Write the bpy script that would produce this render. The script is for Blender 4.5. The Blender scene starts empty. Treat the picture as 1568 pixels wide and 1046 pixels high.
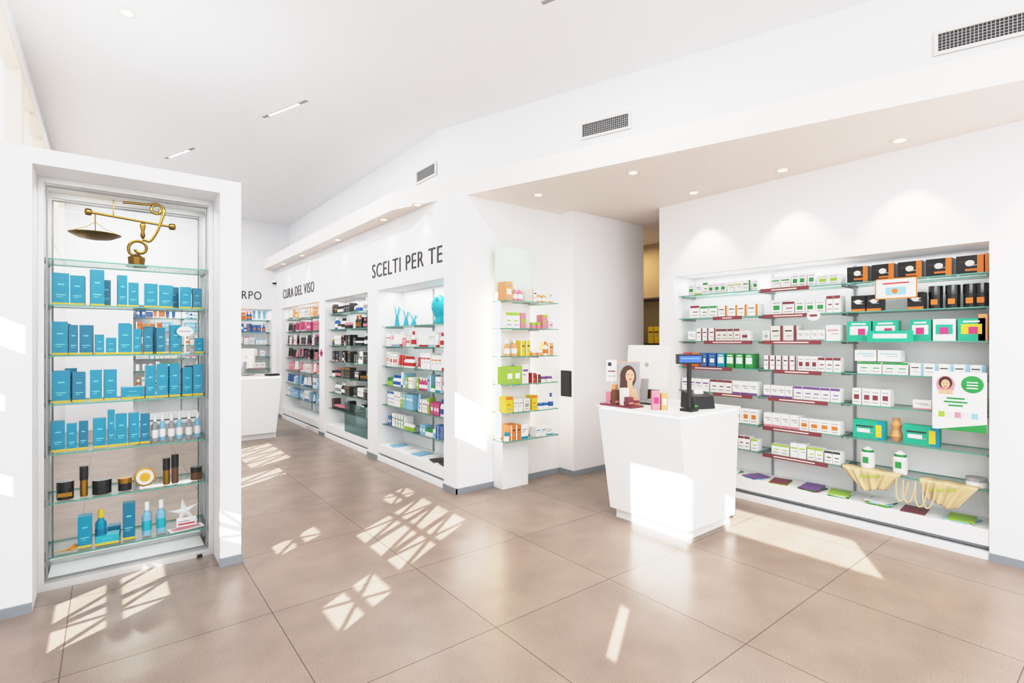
import bpy, bmesh, math, random
from mathutils import Vector, Matrix
S = bpy.context.scene
vs_ = S.view_settings
vs_.view_transform = 'Standard'
vs_.look = 'None'
vs_.exposure = 0.0
try:   # soft film-like shoulder for the highlights
    vs_.use_curve_mapping = True
    cm = vs_.curve_mapping; cm.use_clip = True; cm.clip_min_x = 0; cm.clip_min_y = 0; cm.clip_max_x = 5; cm.clip_max_y = 2
    cv = cm.curves[3]
    cv.points[0].location = (0, 0); cv.points[1].location = (5, 1.0)
    for p in ((.15, .14), (.3, .30), (.6, .62), (.85, .79), (1.2, .88), (2.2, .97)): cv.points.new(*p)
    cm.update()
except Exception as ex:
    print('curve', ex); vs_.use_curve_mapping = False

# ------------------------------------------------------------ materials
def lin(h):
    h = h.lstrip('#'); o = []
    for i in (0, 2, 4):
        c = int(h[i:i+2], 16) / 255
        o.append(c/12.92 if c <= .04045 else ((c+.055)/1.055)**2.4)
    return (*o, 1)
MATS = {}
def mat(name, col, rough=.5, metal=0, emit=0, noise=0, nscale=20, bump=0, spec=.5, coat=0):
    m = bpy.data.materials.new(name); m.use_nodes = True
    nt = m.node_tree; b = nt.nodes['Principled BSDF']
    c = lin(col)
    b.inputs['Base Color'].default_value = c
    b.inputs['Roughness'].default_value = rough
    b.inputs['Metallic'].default_value = metal
    b.inputs['Specular IOR Level'].default_value = spec
    b.inputs['Coat Weight'].default_value = coat
    if emit:
        b.inputs['Emission Color'].default_value = c
        b.inputs['Emission Strength'].default_value = emit
    if noise or bump:
        tc = nt.nodes.new('ShaderNodeTexCoord'); n = nt.nodes.new('ShaderNodeTexNoise')
        n.inputs['Scale'].default_value = nscale; n.inputs['Detail'].default_value = 5
        nt.links.new(tc.outputs['Object'], n.inputs['Vector'])
        if noise:
            mx = nt.nodes.new('ShaderNodeMix'); mx.data_type = 'RGBA'
            mx.inputs[6].default_value = tuple(max(0, x*(1-noise)) for x in c[:3])+(1,)
            mx.inputs[7].default_value = tuple(min(1, x*(1+noise)) for x in c[:3])+(1,)
            nt.links.new(n.outputs['Fac'], mx.inputs[0]); nt.links.new(mx.outputs[2], b.inputs['Base Color'])
        if bump:
            bp = nt.nodes.new('ShaderNodeBump'); bp.inputs['Strength'].default_value = bump
            bp.inputs['Distance'].default_value = .002
            nt.links.new(n.outputs['Fac'], bp.inputs['Height']); nt.links.new(bp.outputs[0], b.inputs['Normal'])
    MATS[name] = m; return m
mat('wall', '#f1f1f3', .75, noise=.012, nscale=3, bump=.08)
mat('ceil', '#f1f2f4', .85, noise=.012, nscale=2)
mat('soffit_warm_bounce', '#f3ebe6', .85, noise=.012, nscale=2)  # warm light bounced off the floor is put into this colour
mat('trimgrey', '#8f959b', .5, noise=.05)
mat('laminate', '#f1f1f0', .3, noise=.01, nscale=4)
mat('shelfwhite', '#f4f4f4', .35, noise=.01)
mat('alu', '#d6d6d4', .38, metal=.5, noise=.05, nscale=40)
mat('aludark', '#929395', .4, metal=.5, noise=.05)
mat('beige', '#e6dacd', .6, noise=.04)
mat('corridor', '#a8977c', .8, noise=.05, nscale=2)
mat('brass', '#7f6026', .3, metal=1, noise=.2, nscale=30)
mat('black', '#1b1b1d', .4, noise=.1)
mat('blackgloss', '#121214', .15, coat=.5, noise=.05)
mat('dark', '#3a3533', .5, noise=.1)
mat('lettering', '#242121', .5, noise=.05)
mat('white', '#f1f1f0', .45, noise=.01)
mat('offwhite', '#e6e2da', .5, noise=.02)
mat('teal', '#008fae', .4, noise=.06, nscale=15)
mat('tealdark', '#007898', .4, noise=.06, nscale=15)
mat('teallight', '#26aec0', .4, noise=.05)
mat('tealtext', '#7fd2dc', .5, noise=.02)
mat('yellow', '#dfc22c', .5, noise=.03)
mat('orange', '#d87a2a', .45, noise=.05)
mat('green', '#2f8f4a', .45, noise=.05)
mat('lime', '#95bd40', .45, noise=.05)
mat('mint', '#22a98c', .45, noise=.04)
mat('maroon', '#7d3b44', .5, noise=.04)
mat('red', '#c02c28', .45, noise=.04)
mat('pink', '#d98a99', .45, noise=.04)
mat('magenta', '#c03c7c', .45, noise=.04)
mat('blue', '#2262a8', .45, noise=.04)
mat('lightblue', '#8abdd8', .45, noise=.04)
mat('purple', '#735090', .45, noise=.04)
mat('cream', '#cdb994', .9, noise=.06, nscale=60, bump=.4)
mat('peach', '#e0a070', .45, noise=.04)
mat('brown', '#6e4832', .5, noise=.05)
mat('skin', '#dca98b', .6, noise=.03)
mat('hair', '#4a2e22', .6, noise=.15)
mat('grey', '#9b9d9f', .5, noise=.03)
mat('gold', '#a87a26', .28, metal=.8, noise=.05)
mat('lcd', '#2b52e0', .3, emit=1.0)
mat('lamp', '#ffe6c4', .5, emit=2.2)
mat('ledstrip', '#ffe9c8', .5, emit=10)
mat('slotlamp', '#fffaf2', .5, emit=6)
mat('frost', '#cfe6da', .35, noise=.02)

def glass(name, tint, k=.35, base=.01):
    m = bpy.data.materials.new(name); m.use_nodes = True
    nt = m.node_tree; nt.nodes.clear()
    o = nt.nodes.new('ShaderNodeOutputMaterial'); t = nt.nodes.new('ShaderNodeBsdfTransparent')
    g = nt.nodes.new('ShaderNodeBsdfGlossy'); mx = nt.nodes.new('ShaderNodeMixShader')
    lw = nt.nodes.new('ShaderNodeLayerWeight'); lw.inputs['Blend'].default_value = .2
    ma = nt.nodes.new('ShaderNodeMath'); ma.operation = 'MULTIPLY'; ma.inputs[1].default_value = k
    ad = nt.nodes.new('ShaderNodeMath'); ad.operation = 'ADD'; ad.inputs[1].default_value = base
    t.inputs[0].default_value = lin(tint); g.inputs['Roughness'].default_value = .03
    nt.links.new(lw.outputs['Fresnel'], ma.inputs[0]); nt.links.new(ma.outputs[0], ad.inputs[0])
    nt.links.new(ad.outputs[0], mx.inputs[0]); nt.links.new(t.outputs[0], mx.inputs[1])
    nt.links.new(g.outputs[0], mx.inputs[2]); nt.links.new(mx.outputs[0], o.inputs[0])
    MATS[name] = m
glass('glass', '#f6fbf9', .45, .01)
glass('glasspane', '#feffff', .12, .002)
glass('glasstint', '#d2e6e4', .4, .02)
mat('glassedge', '#4f9a8a', .2, noise=.03, spec=.8)

def floor_mat():
    m = bpy.data.materials.new('floor_tile'); m.use_nodes = True
    nt = m.node_tree; b = nt.nodes['Principled BSDF']
    tc = nt.nodes.new('ShaderNodeTexCoord'); mp = nt.nodes.new('ShaderNodeMapping')
    mp.inputs['Location'].default_value = (-.715+.885*4, -1.275+.885*6, 0)
    nt.links.new(tc.outputs['Object'], mp.inputs[0])
    br = nt.nodes.new('ShaderNodeTexBrick'); br.offset = 0; br.squash = 1
    br.inputs['Scale'].default_value = 1; br.inputs['Mortar Size'].default_value = .0024
    br.inputs['Mortar Smooth'].default_value = .1
    br.inputs['Brick Width'].default_value = .885; br.inputs['Row Height'].default_value = .885
    br.inputs['Color1'].default_value = lin('#95857a'); br.inputs['Color2'].default_value = lin('#908176')
    br.inputs['Mortar'].default_value = lin('#5c5048')
    nt.links.new(mp.outputs[0], br.inputs['Vector'])
    n = nt.nodes.new('ShaderNodeTexNoise'); n.inputs['Scale'].default_value = 3.5; n.inputs['Detail'].default_value = 8
    n2 = nt.nodes.new('ShaderNodeTexNoise'); n2.inputs['Scale'].default_value = 140; n2.inputs['Detail'].default_value = 3
    nt.links.new(tc.outputs['Object'], n.inputs[0]); nt.links.new(tc.outputs['Object'], n2.inputs[0])
    mr = nt.nodes.new('ShaderNodeMapRange'); mr.inputs[1].default_value = .3; mr.inputs[2].default_value = .7
    mr.inputs[3].default_value = .9; mr.inputs[4].default_value = 1.09
    nt.links.new(n.outputs['Fac'], mr.inputs[0])
    mr2 = nt.nodes.new('ShaderNodeMapRange'); mr2.inputs[1].default_value = .35; mr2.inputs[2].default_value = .65
    mr2.inputs[3].default_value = .9; mr2.inputs[4].default_value = 1.1
    nt.links.new(n2.outputs['Fac'], mr2.inputs[0])
    mu = nt.nodes.new('ShaderNodeMath'); mu.operation = 'MULTIPLY'
    nt.links.new(mr.outputs[0], mu.inputs[0]); nt.links.new(mr2.outputs[0], mu.inputs[1])
    vm = nt.nodes.new('ShaderNodeVectorMath'); vm.operation = 'SCALE'
    nt.links.new(br.outputs['Color'], vm.inputs[0]); nt.links.new(mu.outputs[0], vm.inputs['Scale'])
    nt.links.new(vm.outputs[0], b.inputs['Base Color'])
    b.inputs['Roughness'].default_value = .27; b.inputs['Specular IOR Level'].default_value = .5
    MATS['floor'] = m
floor_mat()

# ------------------------------------------------------------ mesh builder
TXY = lambda a, b, z: (a, b, z)          # facing -Y : a=x, b=depth(y)
TYX = lambda a, b, z: (b, a, z)          # facing -X : a=y, b=depth(x)
class MB:
    def __init__(s, T=TXY): s.V = []; s.F = []; s.M = []; s.N = []; s.T = T
    def mi(s, m):
        if m not in s.N: s.N.append(m)
        return s.N.index(m)
    def add(s, vs, fs, m):
        o = len(s.V); s.V += [s.T(*v) for v in vs]
        for i, f in enumerate(fs):
            s.F.append([o+k for k in f]); s.M.append(s.mi(m[i] if isinstance(m, (list, tuple)) else m))
    def box(s, a0, a1, b0, b1, z0, z1, m, yaw=0, piv=None, taper=None):
        vs = [(a0, b0, z0), (a1, b0, z0), (a1, b1, z0), (a0, b1, z0), (a0, b0, z1), (a1, b0, z1), (a1, b1, z1), (a0, b1, z1)]
        if yaw:
            ca, cb = piv or ((a0+a1)/2, (b0+b1)/2); c, n = math.cos(yaw), math.sin(yaw)
            vs = [(ca+(x-ca)*c-(y-cb)*n, cb+(x-ca)*n+(y-cb)*c, z) for x, y, z in vs]
        s.add(vs, [(0, 3, 2, 1), (4, 5, 6, 7), (0, 1, 5, 4), (1, 2, 6, 5), (2, 3, 7, 6), (3, 0, 4, 7)], m)
    def quad(s, a0, a1, b, z0, z1, m, yaw=0, piv=None):
        vs = [(a0, b, z0), (a1, b, z0), (a1, b, z1), (a0, b, z1)]
        if yaw:
            ca, cb = piv; c, n = math.cos(yaw), math.sin(yaw)
            vs = [(ca+(x-ca)*c-(y-cb)*n, cb+(x-ca)*n+(y-cb)*c, z) for x, y, z in vs]
        s.add(vs, [(0, 1, 2, 3)], m)
    def disc(s, a, b, z, ra, rz, m, n=20):
        vs = [(a+ra*math.cos(2*math.pi*i/n), b, z+rz*math.sin(2*math.pi*i/n)) for i in range(n)]
        s.add(vs, [tuple(range(n))], m)
    def prof(s, a, b, pts, m, n=14):
        vs = []; fs = []; ms = []
        for r, z in pts:
            for i in range(n):
                t = 2*math.pi*i/n; vs.append((a+r*math.cos(t), b+r*math.sin(t), z))
        for k in range(len(pts)-1):
            for i in range(n):
                j = (i+1) % n; fs.append((k*n+i, k*n+j, (k+1)*n+j, (k+1)*n+i))
                ms.append(m[k] if isinstance(m, list) else m)
        fs.append(tuple(range(n))[::-1]); ms.append(m[0] if isinstance(m, list) else m)
        fs.append(tuple(range((len(pts)-1)*n, len(pts)*n))); ms.append(m[-1] if isinstance(m, list) else m)
        s.add(vs, fs, ms)
    def prism(s, poly, z0, z1, m):
        n = len(poly); vs = [(x, y, z0) for x, y in poly]+[(x, y, z1) for x, y in poly]
        fs = [tuple(range(n))[::-1], tuple(range(n, 2*n))]+[(i, (i+1) % n, n+(i+1) % n, n+i) for i in range(n)]
        s.add(vs, fs, m)
    def build(s, name, parent=None, bevel=0, smooth=False, recalc=True):
        me = bpy.data.meshes.new(name); me.from_pydata(s.V, [], s.F)
        for n in s.N: me.materials.append(MATS[n])
        for p, k in zip(me.polygons, s.M): p.material_index = k
        if recalc:
            bm = bmesh.new(); bm.from_mesh(me); bmesh.ops.recalc_face_normals(bm, faces=bm.faces); bm.to_mesh(me); bm.free()
        if smooth:
            for p in me.polygons: p.use_smooth = True
        o = bpy.data.objects.new(name, me); S.collection.objects.link(o)
        if parent: o.parent = parent
        if bevel:
            bv = o.modifiers.new('bevel', 'BEVEL'); bv.width = bevel; bv.segments = 2; bv.limit_method = 'ANGLE'
        return o
def empty(name, loc=(0, 0, 0)):
    e = bpy.data.objects.new(name, None); S.collection.objects.link(e); e.empty_display_size = .1
    return e
def boxobj(name, x0, x1, y0, y1, z0, z1, m, parent=None, bevel=0):
    b = MB(); b.box(x0, x1, y0, y1, z0, z1, m); return b.build(name, parent, bevel)
def holed(mb, a0, a1, z0, z1, b0, b1, holes, m):
    As = sorted({a0, a1, *[h[0] for h in holes], *[h[1] for h in holes]})
    Zs = sorted({z0, z1, *[h[2] for h in holes], *[h[3] for h in holes]})
    for i in range(len(As)-1):
        run = None
        for j in range(len(Zs)-1):
            ca, cz = (As[i]+As[i+1])/2, (Zs[j]+Zs[j+1])/2
            inh = any(h[0] < ca < h[1] and h[2] < cz < h[3] for h in holes)
            if not inh:
                if run is None: run = Zs[j]
            if (inh or j == len(Zs)-2) and run is not None:
                mb.box(As[i], As[i+1], b0, b1, run, Zs[j] if inh else Zs[j+1], m); run = None

# ------------------------------------------------------------ room shell
CE = 3.9; SO = 2.96; LT = 3.16
boxobj('floor', -5, 8, -5, 12, -.1, 0, 'floor')
b = MB(); b.box(-1.9, 8, -3.2, 11.7, CE, CE+.12, 'ceil'); b.build('ceiling')
boxobj('sun_blocking_slab', -4.6, -1.9, 3.9, 12, CE, CE+.12, 'ceil')  # unseen slab added to keep sun out of the high windows
b = MB(); b.prism([(2.48, 11.2), (2.48, 5.30), (5.06, -2.84), (8, -2.84), (8, 11.2)], SO, LT, 'soffit_warm_bounce'); b.build('ceiling_soffit')
b = MB(); b.prism([(2.95, 11.2), (2.95, 5.10), (5.35, -2.13), (8, -2.13), (8, 11.2)], LT, CE, 'wall'); b.build('wall_fascia')
BAYS = [(4.53, 6.17), (6.48, 8.19), (8.45, 10.72)]
b = MB(TYX)
holed(b, 4.28, 11.2, 0, SO, 2.69, 3.04, [(y0, y1, .06, 2.15) for y0, y1 in BAYS], 'wall')
b.box(4.28, 11.2, 3.04, 3.12, 0, SO, 'wall')
b.build('wall_middle')
boxobj('wall_middle_end', 3.12, 4.08, 4.28, 4.5, 0, SO, 'wall')
boxobj('wall_column', 4.08, 5.33, 4.06, 6.0, 0, SO, 'wall')
b = MB(TYX)
holed(b, -3.1, 3.325, 0, CE-.001, 4.74, 5.1, [(.727, 3.21, .05, 2.19), (.6, 3.4, SO, CE)], 'wall')
b.box(-3.1, 3.325, 5.1, 5.2, 0, SO, 'wall')
b.build('wall_right')
b = MB(); b.box(6.4, 6.5, 3.0, 6.1, 0, SO, 'corridor'); b.box(5.2, 6.4, 3.0, 3.1, 0, SO, 'corridor'); b.box(5.33, 6.4, 6.0, 6.1, 0, SO, 'corridor')
b.build('wall_corridor')
b = MB()
holed(b, -.65, 3.12, 0, CE, 11.2, 11.55, [(.35, 2.62, .06, 2.15)], 'wall')
b.box(-.65, 3.12, 11.55, 11.62, 0, CE, 'wall'); b.build('wall_far')
b = MB()
holed(b, -1.9, 5.2, 0, CE, -3.2, -3.1, [(-1.5, .9, .1, 2.6), (1.1, 3.9, .1, 2.6)], 'wall'); b.build('wall_back')
HF = [(-2.9, -1.5, .1, 1.55), (-1.4, .0, .1, 1.4),  # unseen openings placed to throw sun patches and let in ambient light
      (-1.15, -.55, 2.76, 3.28), (-2.5, -1.4, 3.0, 3.34),
      (1.2, 1.5, 2.95, 3.42), (.95, 1.8, 1.76, 2.26), (.84, 1.2, 1.46, 1.72),
      (2.05, 2.4, 1.46, 1.7), (2.25, 2.9, .84, 1.16), (-.77, -.66, 1.95, 2.22),
      (2.97, 3.08, 1.85, 1.98), (2.92, 3.12, 2.2, 2.4), (2.95, 3.1, 1.4, 1.55), (1.9, 2.2, 2.05, 2.28)]
b = MB(TYX); holed(b, -3.2, 3.88, 0, CE, -1.9, -1.82, HF, 'wall'); b.build('wall_left_front')
k = 0
def diag(mb, y0, z0, y1, z1, x, w=.03):
    mb.add([(y0-w/2, x, z0), (y0+w/2, x, z0), (y1+w/2, x, z1), (y1-w/2, x, z1)], [(0, 1, 2, 3)], 'beige')
for (y0, y1, z0, z1) in HF:
    k += 1; b = MB(TYX)
    f = .012
    b.box(y0, y1, -1.88, -1.84, z0, z0+f, 'beige'); b.box(y0, y1, -1.88, -1.84, z1-f, z1, 'beige')
    b.box(y0, y0+f, -1.88, -1.84, z0+f, z1-f, 'beige'); b.box(y1-f, y1, -1.88, -1.84, z0+f, z1-f, 'beige')
    if k in (6, 7, 8, 9, 14):  # crossed bars added to break up the cast sun patches
        n_ = max(1, round((y1-y0)/.3)); wv = (y1-y0)/n_
        for i in range(n_):
            a0 = y0+i*wv
            diag(b, a0+.02, z0+f, a0+wv-.02, z1-f, -1.86, .05)
            if i % 2 == 0: diag(b, a0+wv-.02, z0+f, a0+.02, z1-f, -1.863, .035)
            if i: b.box(a0-.028, a0+.028, -1.87, -1.85, z0+f, z1-f, 'beige')
        b.box(y0+f, y1-f, -1.868, -1.852, (z0+z1)/2-.016, (z0+z1)/2+.016, 'beige')
    b.build('window_or_sun_cutout_%d' % k)
HL = [(4.0, 5.7, 2.75, 3.72), (5.78, 7.5, 2.75, 3.72), (7.58, 9.3, 2.75, 3.72), (9.38, 11.0, 2.75, 3.72),
      (5.4, 6.7, .98, 1.34), (4.6, 5.2, .84, 1.2)]  # low openings added to throw floor patches further back
b = MB(TYX); holed(b, 3.98, 11.2, 0, CE, -.65, -.55, HL, 'wall'); b.build('wall_left')
for (y0, y1, z0, z1) in HL:
    k += 1; b = MB(TYX); f = .05 if z0 > 2 else .015
    b.box(y0, y1, -.64, -.545, z0, z0+f, 'beige'); b.box(y0, y1, -.64, -.545, z1-f, z1, 'beige')
    b.box(y0, y0+f, -.64, -.545, z0+f, z1-f, 'beige'); b.box(y1-f, y1, -.64, -.545, z0+f, z1-f, 'beige')
    ym = (y0+y1)/2
    if z0 > 2: b.box(ym-.02, ym+.02, -.62, -.58, z0+f, z1-f, 'beige')
    else:
        n_ = 4 if y1-y0 > 1 else 2; wv = (y1-y0)/n_
        for i in range(n_):
            a0 = y0+i*wv; diag(b, a0+.02, z0+f, a0+wv-.02, z1-f, -.6, .05)
            if i: b.box(a0-.02, a0+.02, -.61, -.59, z0+f, z1-f, 'beige')
    b.build('window_or_sun_cutout_%d' % k)
b = MB()
b.box(-.75, -.33, 3.88, 3.98, 0, 2.58, 'wall'); b.box(-1.9, -.75, 3.88, 3.98, 0, CE, 'wall')
b.box(-.43, -.33, 3.98, 4.62, 0, 2.58, 'wall')
b.box(.587, .713, 3.88, 4.62, 0, 2.58, 'wall'); b.box(-.33, .587, 3.88, 4.62, 2.49, 2.58, 'wall')
b.build('wall_portal')
def base(name, x0, x1, y0, y1): boxobj(name, x0, x1, y0, y1, 0, .055, 'trimgrey')
base('baseboard_left', -1.82, -.33, 3.868, 3.88)
base('baseboard_portal', .58, .725, 3.868, 3.88)
base('baseboard_middle', 2.678, 4.08, 4.268, 4.28)
b = MB()
for y0, y1 in [(4.268, 4.53), (6.17, 6.48), (8.19, 8.45), (10.72, 11.2)]: b.box(2.678, 2.69, y0, y1, 0, .055, 'trimgrey')
b.build('baseboard_middle_side')
b = MB(); b.box(4.068, 4.08, 4.048, 4.268, 0, .055, 'trimgrey'); b.box(4.08, 5.33, 4.048, 4.06, 0, .055, 'trimgrey'); b.build('baseboard_column')
b = MB(); b.box(4.728, 4.74, -3.1, .727, 0, .055, 'trimgrey'); b.box(4.728, 4.74, 3.21, 3.325, 0, .055, 'trimgrey'); b.build('baseboard_right')

# ------------------------------------------------------------ vents
def vent(y0, y1, fn, zc=3.48, h=.16):
    e = empty('air_vent'); b = MB()
    p0 = Vector((fn(y0), y0, 0)); p1 = Vector((fn(y1), y1, 0)); d = (p1-p0).normalized(); L = (p1-p0).length
    n = Vector((-abs(d.y), d.x*(1 if d.y > 0 else -1), 0)); n = n if n.x < 0 else -n
    b.T = lambda a, q, z: tuple(p0+d*a+n*q+Vector((0, 0, z)))
    z0, z1 = zc-h/2, zc+h/2; f = .022
    b.box(0, L, 0, .004, z0, z1, 'dark')
    b.box(0, L, 0, .02, z0, z0+f, 'offwhite'); b.box(0, L, 0, .02, z1-f, z1, 'offwhite')
    b.box(0, f, 0, .02, z0+f, z1-f, 'offwhite'); b.box(L-f, L, 0, .02, z0+f, z1-f, 'offwhite')
    n_ = 24
    for i in range(1, n_):
        a = f+(L-2*f)*i/n_; b.box(a-.0025, a+.0025, .004, .012, z0+f, z1-f, 'grey')
    for i in range(1, 6):
        z = z0+f+(h-2*f)*i/6; b.box(f, L-f, .004, .01, z-.0022, z+.0022, 'grey')
    b.build('grille', e)
fx = lambda y: 2.95+.332*(5.1-y)
vent(2.93, 3.40, fx); vent(.44, .94, fx); vent(5.12, 5.6, lambda y: 2.95)

# ------------------------------------------------------------ lights
def downlight(x, y, z, power=14, size=95, blend=.35, col=(1, .86, .68)):
    e = empty('recessed_downlight'); b = MB()
    b.prof(x, y, [(.062, z-.006), (.062, z-.0005)], 'offwhite', 24)
    b.build('ring', e)
    b = MB(); b.prof(x, y, [(.036, z-.010), (.036, z-.0065)], 'lamp', 20); b.build('lens', e)
    l = bpy.data.lights.new('beam', 'SPOT'); l.energy = power; l.spot_size = math.radians(size); l.spot_blend = blend
    l.color = col; l.shadow_soft_size = .015
    o = bpy.data.objects.new('beam', l); o.location = (x, y, z-.03); S.collection.objects.link(o); o.parent = e
for x, y in [(4.5, 2.83), (4.5, 1.99), (4.5, 1.17), (4.5, .3)]: downlight(x, y, SO, 34, 82, .5)
for x, y in [(3.557, 2.82), (3.355, 3.83)]: downlight(x, y, SO, 12, 90, .7)
for y in (4.9, 5.75, 7.3, 9.0, 10.2): downlight(2.585, y, SO, 5, 70, .5)
downlight(.11, 4.67, CE, 12, 110, .7)
def slot(x0, y0, x1, y1, power):
    e = empty('linear_ceiling_light'); d = Vector((x1-x0, y1-y0, 0)); L = d.length; d.normalize(); n = Vector((-d.y, d.x, 0))
    b = MB(); b.T = lambda a, q, z: tuple(Vector((x0, y0, 0))+d*a+n*q+Vector((0, 0, z)))
    b.box(0, L, -.016, .016, CE-.004, CE, 'grey')
    for i in range(9):
        a = L*(.15+.7*i/9); b.box(a, a+L*.05, -.012, .012, CE-.008, CE-.004, 'slotlamp')
    b.build('trim', e)
    l = bpy.data.lights.new('glow', 'AREA'); l.shape = 'RECTANGLE'; l.size = L*.7; l.size_y = .02; l.energy = power; l.color = (1, .98, .95)
    o = bpy.data.objects.new('glow', l); o.location = ((x0+x1)/2, (y0+y1)/2, CE-.012); o.rotation_euler = (0, 0, math.atan2(d.y, d.x))
    S.collection.objects.link(o); o.parent = e
slot(1.307, 5.957, 1.557, 5.27, 32); slot(.593, 8.09, .84, 7.436, 46); slot(2.42, 2.72, 2.66, 2.02, 18)
slot(.3, .3, .55, -.4, 20); slot(.2, 10.3, .45, 9.6, 46)
def area(name, loc, rot, sx, sy, e, col=(1, .98, .96), parent=None):
    l = bpy.data.lights.new(name, 'AREA'); l.shape = 'RECTANGLE'; l.size = sx; l.size_y = sy; l.energy = e; l.color = col
    o = bpy.data.objects.new(name, l); o.location = loc; o.rotation_euler = rot; S.collection.objects.link(o)
    if parent: o.parent = parent
    return o
area('added_fill_panel', (1.5, -1.6, 3.86), (0, 0, 0), 3.0, 1.6, 80, (1, .99, .98))  # unseen fill lamp added behind the camera for ambient light
def uplight(x0, x1, y0, y1, z, en):  # unseen troughs with fill lamps, added to brighten the ceiling
    e = empty('added_fill_uplight'); b = MB()
    b.box(x0, x1, y0, y1, z-.08, z-.07, 'white'); b.box(x0, x1, y0, y0+.01, z-.07, z, 'white'); b.box(x0, x1, y1-.01, y1, z-.07, z, 'white')
    b.build('trough', e)
    area('glow', ((x0+x1)/2, (y0+y1)/2, z-.03), (math.pi, 0, 0), x1-x0-.04, y1-y0-.04, en, (.97, .98, 1), parent=e)
uplight(-1.0, 4.0, -3.1, -2.9, 2.4, 120)
uplight(-1.8, -1.6, -2.9, 1.5, 2.4, 85)
uplight(-.3, .65, 4.35, 4.55, 2.66, 9)
area('corridor_lamp', (5.85, 4.9, 2.9), (0, 0, 0), .4, .4, 14, (1, .8, .5))
sun = bpy.data.lights.new('sun', 'SUN'); sun.energy = 20; sun.angle = math.radians(.25); sun.color = (1, .97, .93)
so = bpy.data.objects.new('sun', sun); S.collection.objects.link(so)
so.rotation_euler = Vector((.85, .53, -.45)).to_track_quat('-Z', 'Y').to_euler()
w = bpy.data.worlds.new('world'); S.world = w; w.use_nodes = True
bg = w.node_tree.nodes['Background']; bg.inputs[0].default_value = (.86, .94, 1, 1); bg.inputs[1].default_value = 2.6

# ------------------------------------------------------------ product generators
R = random.Random(7)
def pbox(mb, a, b, z, w, h, d, body, lab, style, yaw=0):
    piv = (a+w/2, b+d/2)
    mb.box(a, a+w, b, b+d, z, z+h, body, yaw, piv)
    q = b-.0012
    Q = lambda u0, u1, v0, v1, m, e=0: mb.quad(a+w*u0, a+w*u1, q-e, z+h*v0, z+h*v1, m, yaw, piv)
    if style == 0: Q(0, 1, 0, .16, lab); Q(.15, .85, .6, .68, 'grey'); Q(.15, .6, .45, .51, 'grey')
    elif style == 1: Q(.0, .22, 0, 1, lab); Q(.35, .9, .62, .7, 'dark'); Q(.35, .8, .3, .36, 'grey')
    elif style == 2: Q(.2, .8, .32, .62, lab); Q(.15, .85, .76, .82, 'grey'); Q(.15, .85, .14, .2, 'grey')
    elif style == 3: Q(0, 1, .82, 1, lab); Q(.15, .7, .45, .53, lab); Q(.15, .85, .18, .25, 'grey')
    elif style == 4: Q(.1, .9, .62, .72, lab); Q(.1, .6, .42, .48, 'grey')
    elif style == 5: Q(.12, .88, .3, .75, lab); Q(.2, .8, .82, .9, 'offwhite')
def pbottle(mb, a, b, z, r, h, body, cap, lab):
    m = [body, body, body, cap, cap]
    mb.prof(a, b, [(r, z), (r, z+h*.62), (r*.5, z+h*.72), (r*.45, z+h*.76), (r*.5, z+h*.76), (r*.5, z+h)], m, 12)
    mb.prof(a, b, [(r*1.02, z+h*.15), (r*1.02, z+h*.45)], lab, 12)
def pjar(mb, a, b, z, r, h, body, cap):
    mb.prof(a, b, [(r, z), (r, z+h*.6), (r*1.04, z+h*.6), (r*1.04, z+h)], [body, body, cap], 16)
def ptube(mb, a, b, z, w, h, body, cap):
    mb.box(a+w*.2, a+w*.8, b+.005, b+.035, z, z+h*.16, cap)
    vs = [(a+w*.12, b, z+h*.16), (a+w*.88, b, z+h*.16), (a+w*.88, b+.04, z+h*.16), (a+w*.12, b+.04, z+h*.16),
          (a, b+.018, z+h), (a+w, b+.018, z+h), (a+w, b+.022, z+h), (a, b+.022, z+h)]
    mb.add(vs, [(0, 3, 2, 1), (4, 5, 6, 7), (0, 1, 5, 4), (1, 2, 6, 5), (2, 3, 7, 6), (3, 0, 4, 7)], body)
def row(mb, a0, a1, b, z, hmin, hmax, pal, kinds='b', wmin=.04, wmax=.1, fill=.98, rep=(2, 5)):
    a = a0+.02
    while a < a1-.03:
        if R.random() > fill: a += R.uniform(.04, .12); continue
        body, lab = R.choice(pal); h = R.uniform(hmin, hmax); w = R.uniform(wmin, wmax); kd = R.choice(kinds)
        st = R.randint(0, 4); n = R.randint(*rep)
        for i in range(n):
            if a+w > a1-.02: a = a1; break
            if kd == 'b': pbox(mb, a, b+R.uniform(0, .012), z+.0005, w, h, R.uniform(.08, .15), body, lab, st, R.uniform(-.05, .05))
            elif kd == 'o': pbottle(mb, a+w/2, b+w/2, z+.0005, min(w, .06)/2, h*1.1, body, lab, lab)
            elif kd == 'j': pjar(mb, a+w/2, b+w/2, z+.0005, w/2, h*.55, body, lab)
            elif kd == 't': ptube(mb, a, b, z+.0005, min(w, .055), h*1.1, body, lab)
            a += w+.004
        a += R.uniform(.002, .012)
def glass_shelf(mb, a0, a1, b0, b1, z, t=.008):
    z0 = z-t
    vs = [(a0, b0, z0), (a1, b0, z0), (a1, b1, z0), (a0, b1, z0), (a0, b0, z), (a1, b0, z), (a1, b1, z), (a0, b1, z)]
    mb.add(vs, [(0, 3, 2, 1), (4, 5, 6, 7), (0, 1, 5, 4), (1, 2, 6, 5), (2, 3, 7, 6), (3, 0, 4, 7)],
           ['glass', 'glass', 'glassedge', 'glassedge', 'glassedge', 'glassedge'])
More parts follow.
